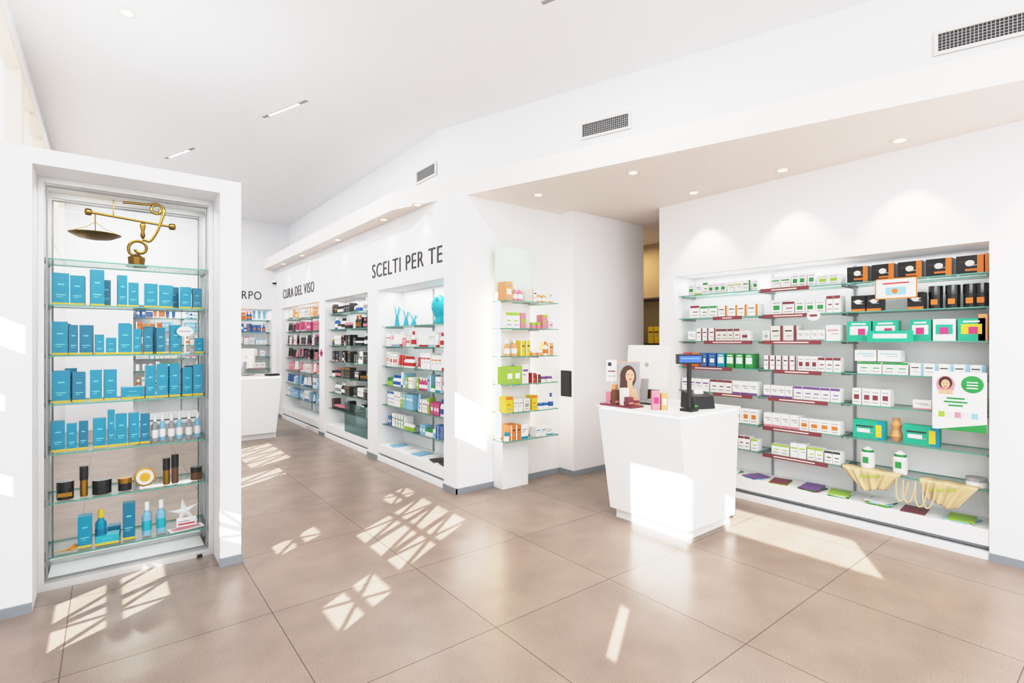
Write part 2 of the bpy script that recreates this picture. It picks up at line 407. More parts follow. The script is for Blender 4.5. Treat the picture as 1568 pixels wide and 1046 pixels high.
def bay(name, T, a0, a1, bf, bb, zs, uprights, zt=2.15):
    e = empty(name)
    m = MB(T); m.box(a0+.003, a1-.003, bf+.012, bb-.003, .09, .2, 'shelfwhite'); m.box(a0+.003, a1-.003, bf+.05, bb-.01, .0+.061, .09, 'trimgrey'); m.build('base_platform', e, .003)
    m = MB(T)
    for i in range(len(zs)):
        for j in range(len(uprights)-1): glass_shelf(m, uprights[j]+.006, uprights[j+1]-.006, bf+.06, bb-.008, zs[i])
    m.build('glass_shelves', e)
    m = MB(T)
    for u in uprights[1:-1]:
        m.box(u-.01, u+.01, bb-.012, bb-.003, .2, zt-.03, 'grey')
    for u in uprights:
        for z in zs:
            for s_ in (-1, 1):
                uu = u+s_*.02
                if a0 < uu-.004 and uu+.004 < a1: m.box(uu-.004, uu+.004, bb-.25, bb-.004, z-.025, z-.009, 'aludark')
    m.build('brackets', e)
    return e

# ---- right recess
RZ = [.46, .71, .985, 1.24, 1.505, 1.745, 1.985]
UP = [.733, 1.645, 2.345, 3.204]
er = bay('built_in_shelving', TYX, .727, 3.21, 4.74, 5.1, RZ, UP, 2.19)
area('shelf_led', (4.93, 1.97, 2.18), (0, 0, math.radians(90)), 2.3, .03, 10, parent=er)
m = MB(TYX)
for (a0, a1) in ((2.35, 3.2), (1.65, 2.34)):
    row(m, a0, a1, 4.83, RZ[6], .09, .13, [('white', 'green'), ('white', 'lime'), ('white', 'green')], 'b', .05, .09, rep=(1, 4))
    row(m, a0, a1, 4.83, RZ[5], .11, .15, [('white', 'maroon'), ('white', 'green'), ('white', 'blue'), ('white', 'orange')], 'b', .05, .11, rep=(1, 4))
    row(m, a0, a1, 4.83, RZ[4], .09, .15, [('white', 'maroon'), ('white', 'grey'), ('offwhite', 'maroon'), ('white', 'pink')], 'b', .05, .12, rep=(1, 4))
    row(m, a0, a1, 4.83, RZ[2], .10, .13, [('white', 'maroon'), ('white', 'grey'), ('white', 'purple')], 'b', .05, .08)
    row(m, a0, a1, 4.83, RZ[1], .10, .18, [('white', 'maroon'), ('white', 'orange'), ('white', 'pink')], 'b', .05, .08)
    row(m, a0, a1, 4.83, RZ[0], .09, .14, [('white', 'lime'), ('white', 'dark'), ('white', 'maroon')], 'b', .05, .08, rep=(1, 4))
row(m, 1.65, 2.34, 4.83, RZ[3], .12, .13, [('white', 'maroon')], 'b', .05, .06)
a = 3.17
for c in ['red', 'orange', 'blue', 'blue', 'teal', 'green', 'green', 'green']:
    pbox(m, a-.085, 4.84, RZ[3]+.0005, .08, .14, .12, c, 'white', 5 if c != 'blue' else 2); a -= .096
for z, segs in [(RZ[6], [(1.9, 2.32)]), (RZ[5], [(2.5, 2.8), (1.85, 2.3)]), (RZ[4], [(2.4, 2.9), (1.8, 2.3)]), (RZ[3], [(2.6, 3.1), (1.8, 2.2)]),
                (RZ[2], [(2.4, 2.8), (1.75, 2.25)]), (RZ[1], [(1.8, 2.3)]), (RZ[0], [(1.75, 2.3)])]:
    for y0, y1 in segs: m.box(y0, y1, 4.792, 4.7985, z-.03, z+.004, 'maroon'); m.quad(y0+.1, y1-.1, 4.7915, z-.018, z-.008, 'offwhite')
m.disc(1.86, 4.79, RZ[5]-.02, .055, .045, 'white'); m.quad(1.83, 1.89, 4.789, RZ[5]-.03, RZ[5]-.01, 'maroon')
m.build('medicine_boxes', er)
m = MB(TYX)
a = 1.62
for i in range(5):
    w_ = .15; pbox(m, a-w_, 4.84, RZ[6]+.0005, w_, .13, .13, 'black', 'dark', 4, .03)
    m.quad(a-w_+.01, a-.05, 4.8355, RZ[6]+.02, RZ[6]+.035, 'orange'); m.quad(a-w_, a-w_+.035, 4.835, RZ[6]+.0, RZ[6]+.13, 'orange')
    m.disc(a-w_*.5, 4.8355, RZ[6]+.075, .026, .022, 'offwhite', 14)
    a -= .175
m.box(.745, .765, 4.84, 4.98, RZ[6]+.0005, RZ[6]+.135, 'orange')
for x in (1.60, 1.49, 1.22):
    pbox(m, x-.11, 4.84, RZ[5]+.0005, .1, .13, .1, 'black', 'orange', 0); m.disc(x-.06, 4.8375, RZ[5]+.08, .025, .018, 'offwhite', 12)
for x in (1.05, .95, .85, .79):
    pjar(m, x, 4.9, RZ[5]+.0005, .042, .17, 'black', 'blackgloss'); m.quad(x-.02, x+.02, 4.852, RZ[5]+.03, RZ[5]+.07, 'orange')
a = 1.62
for w_, c, l in [(.17, 'mint', 'white'), (.17, 'mint', 'white'), (.0, 0, 0), (.13, 'mint', 'white'), (.13, 'white', 'mint'), (.15, 'mint', 'yellow')]:
    if w_ == 0: a -= .06; continue
    pbox(m, a-w_, 4.84, RZ[4]+.0005, w_, .16, .08, c, l, 5); m.quad(a-w_+.04, a-w_+.09, 4.8365, RZ[4]+.05, RZ[4]+.10, 'magenta'); a -= w_+.012
m.box(.752, .80, 4.84, 4.9, RZ[4]+.0005, RZ[4]+.19, 'peach')
m.box(1.16, 1.46, 4.785, 4.79, RZ[4]-.01, RZ[4]+.08, 'mint'); m.quad(1.2, 1.42, 4.784, RZ[4]+.02, RZ[4]+.055, 'white')
row(m, .74, 1.64, 4.83, RZ[3], .09, .1, [('white', 'green'), ('white', 'lightblue')], 'b', .06, .09)
for i in range(2): pbox(m, 1.26+i*.16-.0, 4.86, RZ[3]+.101, .15, .09, .13, 'white', 'lightblue', 4)
row(m, 1.3, 1.64, 4.83, RZ[2], .13, .14, [('white', 'maroon')], 'b', .06, .08)
row(m, 1.04, 1.3, 4.83, RZ[2], .07, .08, [('white', 'red'), ('white', 'pink')], 'b', .1, .13)
row(m, .74, 1.03, 4.83, RZ[2], .1, .12, [('white', 'green')], 'b', .06, .08)
for a0 in (1.36, 1.02):
    pbox(m, a0, 4.85, RZ[1]+.0005, .22, .15, .07, 'mint', 'teal', 1); m.quad(a0+.1, a0+.19, 4.8475, RZ[1]+.05, RZ[1]+.08, 'white'); m.quad(a0+.02, a0+.06, 4.847, RZ[1]+.02, RZ[1]+.12, 'yellow')
m.prof(1.30, 4.92, [(.02, RZ[1]), (.045, RZ[1]+.04), (.028, RZ[1]+.09), (.04, RZ[1]+.13), (.02, RZ[1]+.16), (.03, RZ[1]+.18)], 'peach', 12)
for y in (1.49, 1.27):
    m.prof(y, 4.9, [(.045, RZ[0]+.0005), (.05, RZ[0]+.05), (.05, RZ[0]+.12), (.04, RZ[0]+.135), (.04, RZ[0]+.155), (.01, RZ[0]+.18)], ['white', 'offwhite', 'white', 'green', 'white'], 16)
    m.quad(y-.02, y+.02, 4.847, RZ[0]+.05, RZ[0]+.1, 'green')
row(m, .74, .92, 4.84, RZ[0], .1, .12, [('white', 'dark'), ('white', 'grey')], 'j', .1, .12)
m.build('diet_product_boxes', er)
m = MB(TYX)
a = .82
while a < 3.05:
    for k_ in range(R.randint(1, 4)):
        m.box(a, a+.15, 4.78, 4.98, .2005+k_*.007, .2065+k_*.007, R.choice(['white', 'green', 'white', 'maroon', 'purple', 'lightblue', 'white', 'lime']), R.uniform(-.35, .35))
    m.quad(a+.02, a+.12, 4.779, .201, .203, 'grey')
    a += R.uniform(.2, .3)
m.build('magazines', er)
def strap(pts, ob):
    cu = bpy.data.curves.new('strap', 'CURVE'); cu.dimensions = '3D'; cu.bevel_depth = .006; cu.materials.append(MATS['cream'])
    sp = cu.splines.new('NURBS'); sp.points.add(len(pts)-1); sp.use_endpoint_u = True
    for p, c in zip(sp.points, pts): p.co = (*c, 1)
    o = bpy.data.objects.new('strap', cu); S.collection.objects.link(o); o.parent = ob
def tote(y0, y1, yb0, yb1, z, drop, seed, stp):
    n = 40; rows_ = 16; vs = []; fs = []
    for j in range(rows_):
        v = max(0, (j-2)/(rows_-3))
        for i in range(n+1):
            u = i/n
            sag = .012*math.sin(u*math.pi)
            yy = (y0+(y1-y0)*u)*(1-v)+(yb0+(yb1-yb0)*u)*v
            fold = .010*math.sin(u*20+seed)*(.2+v)+.006*math.sin(u*43+v*3+seed)
            if j == 0: vs.append((yy, 4.90, z+.006+.003*math.sin(u*15)))
            elif j == 1: vs.append((yy, 4.80, z+.007+.004*math.sin(u*15+1)))
            else: vs.append((yy, 4.782+fold-.004, z+.006-(drop+sag)*v-.018*v*math.sin(u*5+seed)))
    for j in range(rows_-1):
        for i in range(n): p = j*(n+1)+i; fs.append((p, p+1, p+n+2, p+n+1))
    mb = MB(TYX); mb.add(vs, fs, 'cream'); ob = mb.build('tote_bag', er, smooth=True, recalc=False)
    sd = ob.modifiers.new('thick', 'SOLIDIFY'); sd.thickness = .003
    for q in (0, .045):
        strap([(4.765, stp+q, z-drop*.15), (4.757, stp+q+.01, z-drop*.8), (4.755, stp+q+.035, z-drop*1.35), (4.755, stp+q+.07, z-drop*1.3), (4.757, stp+q+.08, z-drop*.7), (4.765, stp+q+.075, z-drop*.1)], ob)
    mb = MB(TYX); yc = (y0+y1+yb0+yb1)/4; r = random.Random(seed)
    for i in range(7):
        y_ = yc+.08-i*.022; hh = r.uniform(.012, .026); mb.box(y_-.012, y_, 4.757, 4.7585, z-drop*.4+i*.004, z-drop*.4+i*.004+hh, 'lime')
    mb.build('print', ob)
tote(1.64, 1.24, 1.50, 1.33, RZ[0], .14, 1, 1.14); tote(1.12, .79, 1.08, .90, RZ[0], .15, 4, 1.02)
m = MB(TYX)
m.box(.735, 1.03, 4.715, 4.719, .87, 1.285, 'white')
m.disc(.81, 4.713, 1.2, .06, .06, 'green', 28)
m.disc(.955, 4.713, 1.19, .052, .065, 'pink', 24); m.disc(.955, 4.7122, 1.205, .038, .045, 'hair', 24); m.disc(.955, 4.7115, 1.195, .025, .034, 'skin', 18); m.quad(.915, .995, 4.7118, 1.125, 1.155, 'skin')
m.disc(.946, 4.711, 1.2, .004, .002, 'dark', 8); m.disc(.965, 4.711, 1.2, .004, .002, 'dark', 8); m.disc(.955, 4.711, 1.178, .008, .003, 'red', 8)
for i, w_ in enumerate((.1, .13, .08)): m.quad(.9-w_/2, .9+w_/2, 4.713, 1.09-.025*i, 1.102-.025*i, 'green')
for i in range(5): m.quad(.78+i*.045, .815+i*.045, 4.713, .96, 1.0, ['lightblue', 'offwhite', 'pink', 'offwhite', 'lime'][i])
m.add([(.735, 4.713, .87), (1.0, 4.713, .87), (.735, 4.713, .93)], [(0, 1, 2)], 'green')
for i in range(3): m.quad(.78, .84, 4.7122, 1.17+i*.02, 1.178+i*.02, 'white')
m.box(.8, .81, 4.719, 4.8, 1.24, 1.25, 'alu'); m.box(.95, .96, 4.719, 4.8, 1.24, 1.25, 'alu')
m.build('poster', er)
m = MB(TYX); m.box(1.13, 1.4, 4.765, 4.769, 1.83, 1.99, 'white')
for q in [(1.13, 1.4, 1.83, 1.838), (1.13, 1.4, 1.982, 1.99), (1.13, 1.138, 1.83, 1.99), (1.392, 1.4, 1.83, 1.99)]: m.quad(q[0], q[1], 4.7635, q[2], q[3], 'orange')
m.quad(1.18, 1.35, 4.7635, 1.945, 1.955, 'red'); m.quad(1.2, 1.33, 4.7635, 1.86, 1.92, 'lightblue'); m.disc(1.27, 4.763, 1.89, .02, .02, 'orange', 12)
m.box(1.16, 1.165, 4.769, 4.8, 1.96, 1.98, 'alu'); m.box(1.35, 1.355, 4.769, 4.8, 1.96, 1.98, 'alu')
m.build('promo_sign', er)

# ---- middle wall bays
MZ = [.45, .70, .95, 1.19, 1.44, 1.69]
e1 = bay('built_in_shelving', TYX, 4.53, 6.17, 2.69, 3.04, MZ, [4.536, 5.35, 6.164])
e2 = bay('built_in_shelving', TYX, 6.48, 8.19, 2.69, 3.04, MZ+[1.93], [6.486, 7.33, 8.184])
e3 = bay('built_in_shelving', TYX, 8.45, 10.72, 2.69, 3.04, MZ+[1.93], [8.456, 9.2, 9.95, 10.714])
for y, l, pe in ((5.35, 1.5, e1), (7.33, 1.6, e2), (9.6, 2.1, e3)): area('shelf_led', (2.88, y, 2.14), (0, 0, math.radians(90)), l, .03, 6, parent=pe)
m = MB(TYX); BF = 2.78
P1 = [('white', 'red'), ('white', 'teal'), ('white', 'green'), ('white', 'pink'), ('lightblue', 'white'), ('lime', 'white'), ('white', 'blue'), ('magenta', 'white'), ('mint', 'green'), ('yellow', 'green')]
for s0, s1 in ((4.55, 5.33), (5.37, 6.15)):
    row(m, s0, s1, BF, MZ[4], .12, .17, [('white', 'red'), ('white', 'lightblue'), ('pink', 'white'), ('white', 'teal'), ('white', 'red')], 'bbto', .04, .08, rep=(1, 4))
    row(m, s0, s1, BF, MZ[3], .12, .18, [('white', 'red'), ('white', 'orange'), ('red', 'white'), ('lightblue', 'white'), ('red', 'offwhite')], 'bbto', .04, .07, rep=(1, 4))
    row(m, s0, s1, BF, MZ[2], .12, .18, P1+[('lime', 'green')], 'bbtoj', .04, .08, rep=(1, 4))
    row(m, s0, s1, BF, MZ[1], .12, .18, P1+[('mint', 'white')], 'bbto', .04, .08, rep=(1, 4))
    row(m, s0, s1, BF, MZ[0], .10, .17, [('white', 'blue'), ('lightblue', 'white'), ('white', 'green'), ('lime', 'white'), ('blue', 'white')], 'bbj', .04, .08, rep=(1, 4))
a = 4.6
while a < 6: m.box(a, a+.15, 2.75, 2.95, .2005, .212, R.choice(['green', 'white', 'blue', 'lightblue', 'white', 'dark']), R.uniform(-.3, .3)); a += .2
m.build('skincare_products', e1)
m = MB(TYX)
m.prof(4.98, 2.9, [(.05, 1.6905), (.06, 1.72), (.045, 1.76), (.065, 1.80), (.088, 1.86), (.09, 1.92), (.07, 1.98), (.02, 2.02)], ['teallight']*7, 16)
m.prof(4.98, 2.82, [(.008, 1.85), (.018, 1.862), (.008, 1.89)], 'teallight', 10)
for t in range(5): m.prof(4.98+.07*math.cos(t), 2.9+.06*math.sin(t), [(.01, 1.8+.02*t), (.022, 1.83+.03*t), (.01, 1.87+.03*t)], 'teal', 8)
m.build('mannequin_head_ornament', e1, smooth=True)
m = MB(TYX)
for y, h_ in ((6.0, .28), (5.75, .2), (5.55, .14), (4.62, .25)):
    m.prof(y, 2.88, [(.04, 1.6905), (.03, 1.72), (.015, 1.69+h_*.5)], 'teal', 8)
    for t in range(6):
        an = t*1.05; dy, dx = .05*math.cos(an), .04*math.sin(an)
        m.add([(y-.01, 2.88, 1.69+h_*.35), (y+.01, 2.88, 1.69+h_*.35), (y+dy+.009, 2.88+dx, 1.69+h_*(.75+.05*t)), (y+dy-.009, 2.88+dx, 1.69+h_*(.75+.05*t)),
               (y, 2.89, 1.69+h_*.35), (y+dy, 2.88+dx+.01, 1.69+h_*.8)], [(0, 1, 2, 3), (1, 4, 5, 2), (0, 3, 5, 4)], 'teallight' if t % 2 else 'lightblue')
m.build('coral_ornament', e1)
m = MB(TYX)
P2 = [('black', 'pink'), ('white', 'black'), ('black', 'grey'), ('black', 'white'), ('dark', 'gold'), ('white', 'grey')]
for i, z in enumerate(MZ+[1.93]):
    for s0, s1 in ((6.5, 7.31), (7.35, 8.17)): row(m, s0, s1, BF, z, .12, .17, P2+([('blue', 'white')] if i > 4 else []), 'bboj', .05, .11, .95, rep=(1, 3))
m.build('cosmetics', e2)
m = MB(TYX)
PP = {0: [('lightblue', 'white'), ('white', 'blue')], 1: [('blue', 'white'), ('lightblue', 'white'), ('white', 'blue')], 2: [('white', 'pink'), ('pink', 'white'), ('white', 'orange')],
      3: [('black', 'pink'), ('black', 'magenta'), ('pink', 'black')], 4: [('black', 'magenta'), ('dark', 'grey'), ('white', 'pink')], 5: [('magenta', 'white'), ('pink', 'red'), ('black', 'pink')], 6: [('white', 'peach'), ('white', 'teal'), ('peach', 'white')]}
for i, z in enumerate(MZ+[1.93]):
    for s0, s1 in ((8.47, 9.18), (9.22, 9.93), (9.97, 10.7)): row(m, s0, s1, BF, z, .12, .18, PP[i], 'bbt', .05, .1, rep=(1, 3))
m.build('makeup_products', e3)
m = MB(TYX); m.box(8.27, 8.37, 2.672, 2.689, 1.3, 1.33, 'magenta'); m.box(8.305, 8.335, 2.672, 2.689, 1.26, 1.37, 'magenta'); m.build('cross_sign')
m = MB(TYX); m.box(6.5, 7.35, 2.704, 2.7015, .201, .62, 'glasstint'); m.build('glass_screen', e2)

# ---- far recess
FZ = MZ+[1.93]
ef = bay('built_in_shelving', TXY, .35, 2.62, 11.2, 11.55, FZ, [.356, 1.1, 1.86, 2.614])
area('shelf_led', (1.5, 11.37, 2.14), (0, 0, 0), 2.1, .03, 6, parent=ef)
m = MB()
for i, z in enumerate(FZ):
    for s0, s1 in ((.37, 1.08), (1.12, 1.84), (1.88, 2.6)):
        row(m, s0, s1, 11.3, z, .1, .17, [('orange', 'white'), ('blue', 'orange'), ('blue', 'white'), ('lightblue', 'white')] if i >= 5 else [('white', 'lightblue'), ('white', 'green'), ('offwhite', 'orange'), ('white', 'pink')], 'bbto', .05, .1, rep=(1, 3))
m.build('body_care_products', ef)

# ------------------------------------------------------------ lettering
def text(name, s, loc, rot, width, height):
    c = bpy.data.curves.new(name, 'FONT'); c.body = s; c.size = .2; c.extrude = .004; c.space_character = 1.12; c.offset = -.0012
    c.materials.append(MATS['lettering'])
    o = bpy.data.objects.new(name, c); S.collection.objects.link(o); bpy.context.view_layer.update()
    d = o.dimensions.copy(); sx = width/d.x; sy = height/d.y
    o.scale = (sx, sy, 1); o.location = loc; o.rotation_euler = rot
HP = math.pi/2
text('sign_lettering', 'SCELTI PER TE', (2.686, 6.33, 2.315), (HP, 0, -HP), 1.76, .175)
text('sign_lettering', 'CURA DEL VISO', (2.686, 10.62, 2.33), (HP, 0, -HP), 1.9, .175)
text('sign_lettering', 'CURA DEL CORPO', (.75, 11.196, 2.34), (HP, 0, 0), 1.66, .16)

# ------------------------------------------------------------ wall-column shelf display
e = empty('backlit_shelf_display')
m = MB(); m.box(3.13, 3.47, 4.12, 4.279, 0, 2.0, 'laminate'); m.build('pillar', e, .003)
m = MB(); m.box(3.11, 3.49, 4.112, 4.132, .5, 2.0, 'white'); m.build('back_panel', e)
m = MB(); m.box(3.06, 3.58, 4.145, 4.155, 2.0, 2.47, 'frost')
for x in (3.12, 3.5): m.prof(x, 4.15, [(.01, 2.4), (.01, 2.41)], 'alu', 10); m.box(x-.006, x+.006, 4.155, 4.28, 2.39, 2.4, 'alu')
m.build('frosted_panel', e)
m = MB(); m.box(3.112, 3.128, 4.15, 4.22, .55, 1.99, 'ledstrip'); m.box(3.472, 3.488, 4.15, 4.22, .55, 1.99, 'ledstrip'); m.box(3.14, 3.46, 4.17, 4.2, 2.001, 2.01, 'ledstrip'); m.build('led_strips', e)
CZ = [.53, .805, 1.08, 1.355, 1.63, 1.9]
m = MB()
for z in CZ: glass_shelf(m, 3.0, 3.7, 3.9, 4.11, z, .008); glass_shelf(m, 3.5, 3.7, 4.115, 4.27, z, .008)
m.build('glass_shelves', e)
m = MB()
for z in CZ:
    for x in (3.12, 3.47): m.box(x-.004, x+.004, 3.95, 4.12, z-.022, z-.0085, 'alu')
m.build('brackets', e)
m = MB()
pal = {5: [('peach', 'white'), ('peach', 'brown'), ('white', 'peach'), ('pink', 'white')], 4: [('white', 'pink'), ('white', 'lime'), ('pink', 'lime')], 3: [('yellow', 'white'), ('white', 'orange'), ('peach', 'white')],
       2: [('white', 'magenta'), ('brown', 'white'), ('offwhite', 'purple'), ('lime', 'white'), ('red', 'white')], 1: [('white', 'blue'), ('yellow', 'orange'), ('offwhite', 'grey')], 0: [('white', 'teal'), ('lightblue', 'peach'), ('teal', 'white'), ('orange', 'white')]}
for i, z in enumerate(CZ):
    row(m, 3.01, 3.36, 3.93, z, .12, .21 if i in (5, 2) else .16, pal[i], 'bbbo' if i else 'bjj', .05, .1, rep=(1, 2)); row(m, 3.35, 3.69, 3.93, z, .08, .15, pal[i], 'bjo', .05, .08, rep=(1, 2))
m.build('gift_products', e)
m = MB(TYX); m.box(4.09, 4.25, 4.066, 4.079, .88, 1.17, 'black'); m.box(4.1, 4.24, 4.062, 4.066, .9, 1.15, 'blackgloss'); m.build('wall_control_panel')

# ------------------------------------------------------------ left display case
e = empty('glass_display_case'); ec = e
x0, x1, ya, yb = -.33, .587, 4.15, 4.56
m = MB()
for y in (ya, yb):
    for (a0, a1, z0, z1) in [(x0+.001, x0+.03, .0, 2.489), (x1-.03, x1-.001, .0, 2.489), (x0+.03, x1-.03, 2.455, 2.489), (x0+.03, x1-.03, 0, .045)]:
        m.box(a0, a1, y, y+.035, z0, z1, 'alu')
    for (a0, a1, z0, z1) in [(x0+.036, x0+.046, .055, 2.445), (x1-.046, x1-.036, .055, 2.445), (x0+.046, x1-.046, 2.435, 2.445), (x0+.046, x1-.046, .055, .067)]:
        m.box(a0, a1, y+.01, y+.026, z0, z1, 'aludark')
m.box(x0+.035, x1-.035, ya+.036, yb-.001, 0, .02, 'shelfwhite')
for y in (4.22, 4.5):
    for x in (x0+.008, x1-.02): m.box(x, x+.012, y, y+.018, .02, 2.45, 'alu')
m.box(x1-.1, x1-.07, ya-.02, ya, .0, .02, 'black')
m.build('metal_frame', e)
m = MB(); m.box(x0+.047, x1-.047, ya+.016, ya+.021, .067, 2.435, 'glasspane'); m.box(x0+.047, x1-.047, yb+.016, yb+.021, .067, 2.435, 'glasspane'); m.build('glass_doors', e)
area('case_fill', (.13, 4.22, 2.45), (math.radians(12), 0, 0), .8, .03, 5, parent=e)  # fill lamp added to brighten the products in the case
DZ = [.18, .51, .81, 1.115, 1.415, 1.73, 2.01]
m = MB()
for z in DZ: glass_shelf(m, x0+.022, x1-.022, 4.20, 4.54, z, .009)
m.build('glass_shelves', e)
m = MB()
for z in DZ:
    for x in (x0+.022, x1-.036): m.box(x, x+.014, 4.2, 4.53, z-.022, z-.0095, 'aludark')
m.build('brackets', e)
m = MB()
def tb(x0_, x1_, z, h, y=4.27, c=None, d=None):
    w = x1_-x0_; c = c or R.choice(['teal', 'teal', 'tealdark']); yw = R.uniform(-.12, .12); d = d or min(w, .09); piv = (x0_+w/2, y+d/2)
    m.box(x0_, x1_, y, y+d, z+.0005, z+h, c, yw, piv)
    m.box(x0_-.0006, x1_+.0006, y-.0006, y+d+.0006, z+.0008, z+.014, 'yellow', yw, piv)
    m.quad(x0_+w*.3, x0_+w*.7, y-.001, z+h*.62, z+h*.66, 'tealtext', yw, piv); m.quad(x0_+w*.2, x0_+w*.8, y-.001, z+h*.3, z+h*.33, 'tealtext', yw, piv)
    m.quad(x0_+w*.25, x0_+w*.6, y-.001, z+h*.24, z+h*.26, 'tealtext', yw, piv)
for a0, a1, h in [(-.275, -.195, .2), (-.185, -.115, .19), (-.09, -.02, .235), (.05, .1, .21), (.108, .165, .165), (.195, .27, .165), (.28, .36, .16), (.4, .47, .155), (.475, .53, .15)]: tb(a0, a1, 1.73, h)
tb(-.03, .015, 1.73, .18, 4.36); tb(.33, .40, 1.73, .16, 4.38)
for a0, a1, h in [(-.275, -.2, .21), (-.195, -.15, .19), (-.14, -.075, .19), (-.065, -.02, .13), (-.01, .045, .11), (.055, .13, .2), (.135, .18, .17), (.19, .24, .18), (.26, .31, .18), (.34, .40, .2), (.49, .54, .11)]: tb(a0, a1, 1.415, h)
tb(.06, .12, 1.415, .21, 4.4); tb(.2, .26, 1.415, .19, 4.4); tb(-.25, -.19, 1.415, .2, 4.4)
for a0, a1, h in [(-.275, -.19, .2), (-.18, -.115, .19), (-.09, -.03, .2), (-.02, .045, .2), (.2, .255, .22), (.265, .33, .23), (.34, .40, .23), (.41, .47, .2), (.48, .54, .22)]: tb(a0, a1, 1.115, h)
tb(.07, .19, 1.115, .08); tb(-.22, -.16, 1.115, .21, 4.4); tb(.3, .36, 1.115, .21, 4.4); tb(.44, .5, 1.115, .21, 4.4)
for a0, a1, h in [(-.28, -.215, .19), (-.205, -.155, .17), (-.145, -.1, .18), (-.075, -.01, .19), (.0, .035, .24), (.04, .1, .21), (.11, .165, .21), (.175, .225, .2)]: tb(a0, a1, .81, h)
tb(-.15, -.08, .18, .2); tb(.08, .145, .18, .24); tb(-.06, .06, .18, .06, 4.25, 'teallight', .08); tb(.0, .07, .18, .08, 4.36)
m.build('teal_cosmetic_boxes', ec)
m = MB()
for i, x in enumerate((.255, .30, .35, .40, .455, .51)): pbottle(m, x, 4.3+.03*(i % 2), .8105, .02, .18, 'lightblue' if i % 2 else 'grey', 'white', 'white')
pbottle(m, -.035, 4.3, .1805, .03, .22, 'teal', 'yellow', 'tealdark'); pbottle(m, .21, 4.3, .1805, .028, .22, 'lightblue', 'white', 'teallight'); pbottle(m, .29, 4.3, .1805, .028, .22, 'lightblue', 'white', 'teallight')
m.build('sunscreen_bottles', ec)
m = MB()
z = .5105
pjar(m, -.21, 4.28, z, .042, .11, 'black', 'blackgloss'); pjar(m, -.03, 4.29, z, .05, .09, 'black', 'blackgloss'); pjar(m, .09, 4.29, z, .037, .08, 'black', 'gold'); pjar(m, .50, 4.3, z, .035, .09, 'brown', 'black')
m.box(-.245, -.175, 4.2345, 4.2365, z+.02, z+.045, 'gold')
for x, h_ in ((-.12, .19), (.32, .18), (.37, .2)): m.prof(x, 4.28, [(.02, z), (.02, z+h_*.55), (.022, z+h_*.55), (.022, z+h_)], ['brown', 'gold', 'black'] if h_ > .19 else ['gold', 'gold', 'black'], 14)
m.build('perfume_jars', ec)
m = MB()
vs = []; n = 28
for rr, yy in ((.06, 0), (.06, .015), (.05, -.003), (.03, -.004)):
    for i in range(n):
        t = 2*math.pi*i/n; vs.append((.2+rr*math.cos(t), 4.31+yy+.2*rr*math.sin(t), .572+rr*math.sin(t)))
fs = [(i, (i+1) % n, n+(i+1) % n, n+i) for i in range(n)]+[tuple(range(n, 2*n))]+[(i, (i+1) % n, 2*n+(i+1) % n, 2*n+i) for i in range(n)]+[(2*n+i, 2*n+(i+1) % n, 3*n+(i+1) % n, 3*n+i) for i in range(n)]+[tuple(range(3*n, 4*n))]
m.add(vs, fs, ['gold']*(2*n+1)+['offwhite']*n+['gold']); m.build('gold_compact', ec)
m = MB(); n = 10; cx, cy, cz = .43, 4.33, .285
vs = [(cx, cy-.02, cz), (cx, cy+.012, cz)]
for i in range(n):
    t = math.pi/2+math.pi*i/5+.15; r_ = .1 if i % 2 == 0 else .03; vs.append((cx+r_*math.cos(t), cy, cz+r_*math.sin(t)))
fs = [(0, 2+i, 2+(i+1) % n) for i in range(n)]+[(1, 2+(i+1) % n, 2+i) for i in range(n)]
m.add(vs, fs, 'white'); m.build('starfish_ornament', ec)
m = MB(); m.box(.33, .54, 4.23, 4.32, .1805, .184, 'white', .15); m.box(.35, .52, 4.25, 4.31, .1845, .186, 'pink', .2)
m.box(.38, .5, 4.3, 4.304, .187, .25, 'white'); m.quad(.39, .49, 4.299, .2, .21, 'red'); m.quad(.39, .46, 4.299, .22, .226, 'grey')
m.build('leaflets', ec)
m = MB()
for i in range(9):
    t = math.radians(10+i*17); m.box(-.26, -.16, 4.27, 4.282, .181+i*.0022, .183+i*.0022, 'yellow' if i % 2 else 'orange', t*.6-.3, (-.2, 4.3))
m.build('shell_fan_ornament', ec)
m = MB(); m.disc(.425, 4.235, 1.57, .05, .036, 'white', 28); m.quad(.39, .46, 4.2345, 1.568, 1.575, 'grey'); m.box(.42, .43, 4.236, 4.25, 1.4155, 1.57, 'alu'); m.box(.40, .45, 4.235, 4.275, 1.4155, 1.42, 'alu'); m.build('oval_price_sign', ec)

# ---- brass balance scale
e = empty('balance_scale')
def curve(name, pts, r, parent, m_='brass', cyc=False, kind='NURBS'):
    c = bpy.data.curves.new(name, 'CURVE'); c.dimensions = '3D'; c.bevel_depth = r; c.bevel_resolution = 3; c.materials.append(MATS[m_]); c.use_fill_caps = True
    s = c.splines.new(kind); s.points.add(len(pts)-1)
    for p, q in zip(s.points, pts): p.co = (*q, 1)
    s.use_cyclic_u = cyc
    if kind == 'NURBS': s.use_endpoint_u = True; s.order_u = 4
    o = bpy.data.objects.new(name, c); S.collection.objects.link(o); o.parent = parent; return o
SY = 4.36
m = MB(); m.prof(.155, SY, [(.06, 2.0105), (.06, 2.025), (.045, 2.03), (.05, 2.075), (.035, 2.085), (.014, 2.1)], 'brass', 20); m.build('base', e)
def arc(cx, cz, r0, r1, t0, t1, n=14): return [(cx+(r0+(r1-r0)*i/n)*math.cos(math.radians(t0+(t1-t0)*i/n)), SY, cz+(r0+(r1-r0)*i/n)*math.sin(math.radians(t0+(t1-t0)*i/n))) for i in range(n+1)]
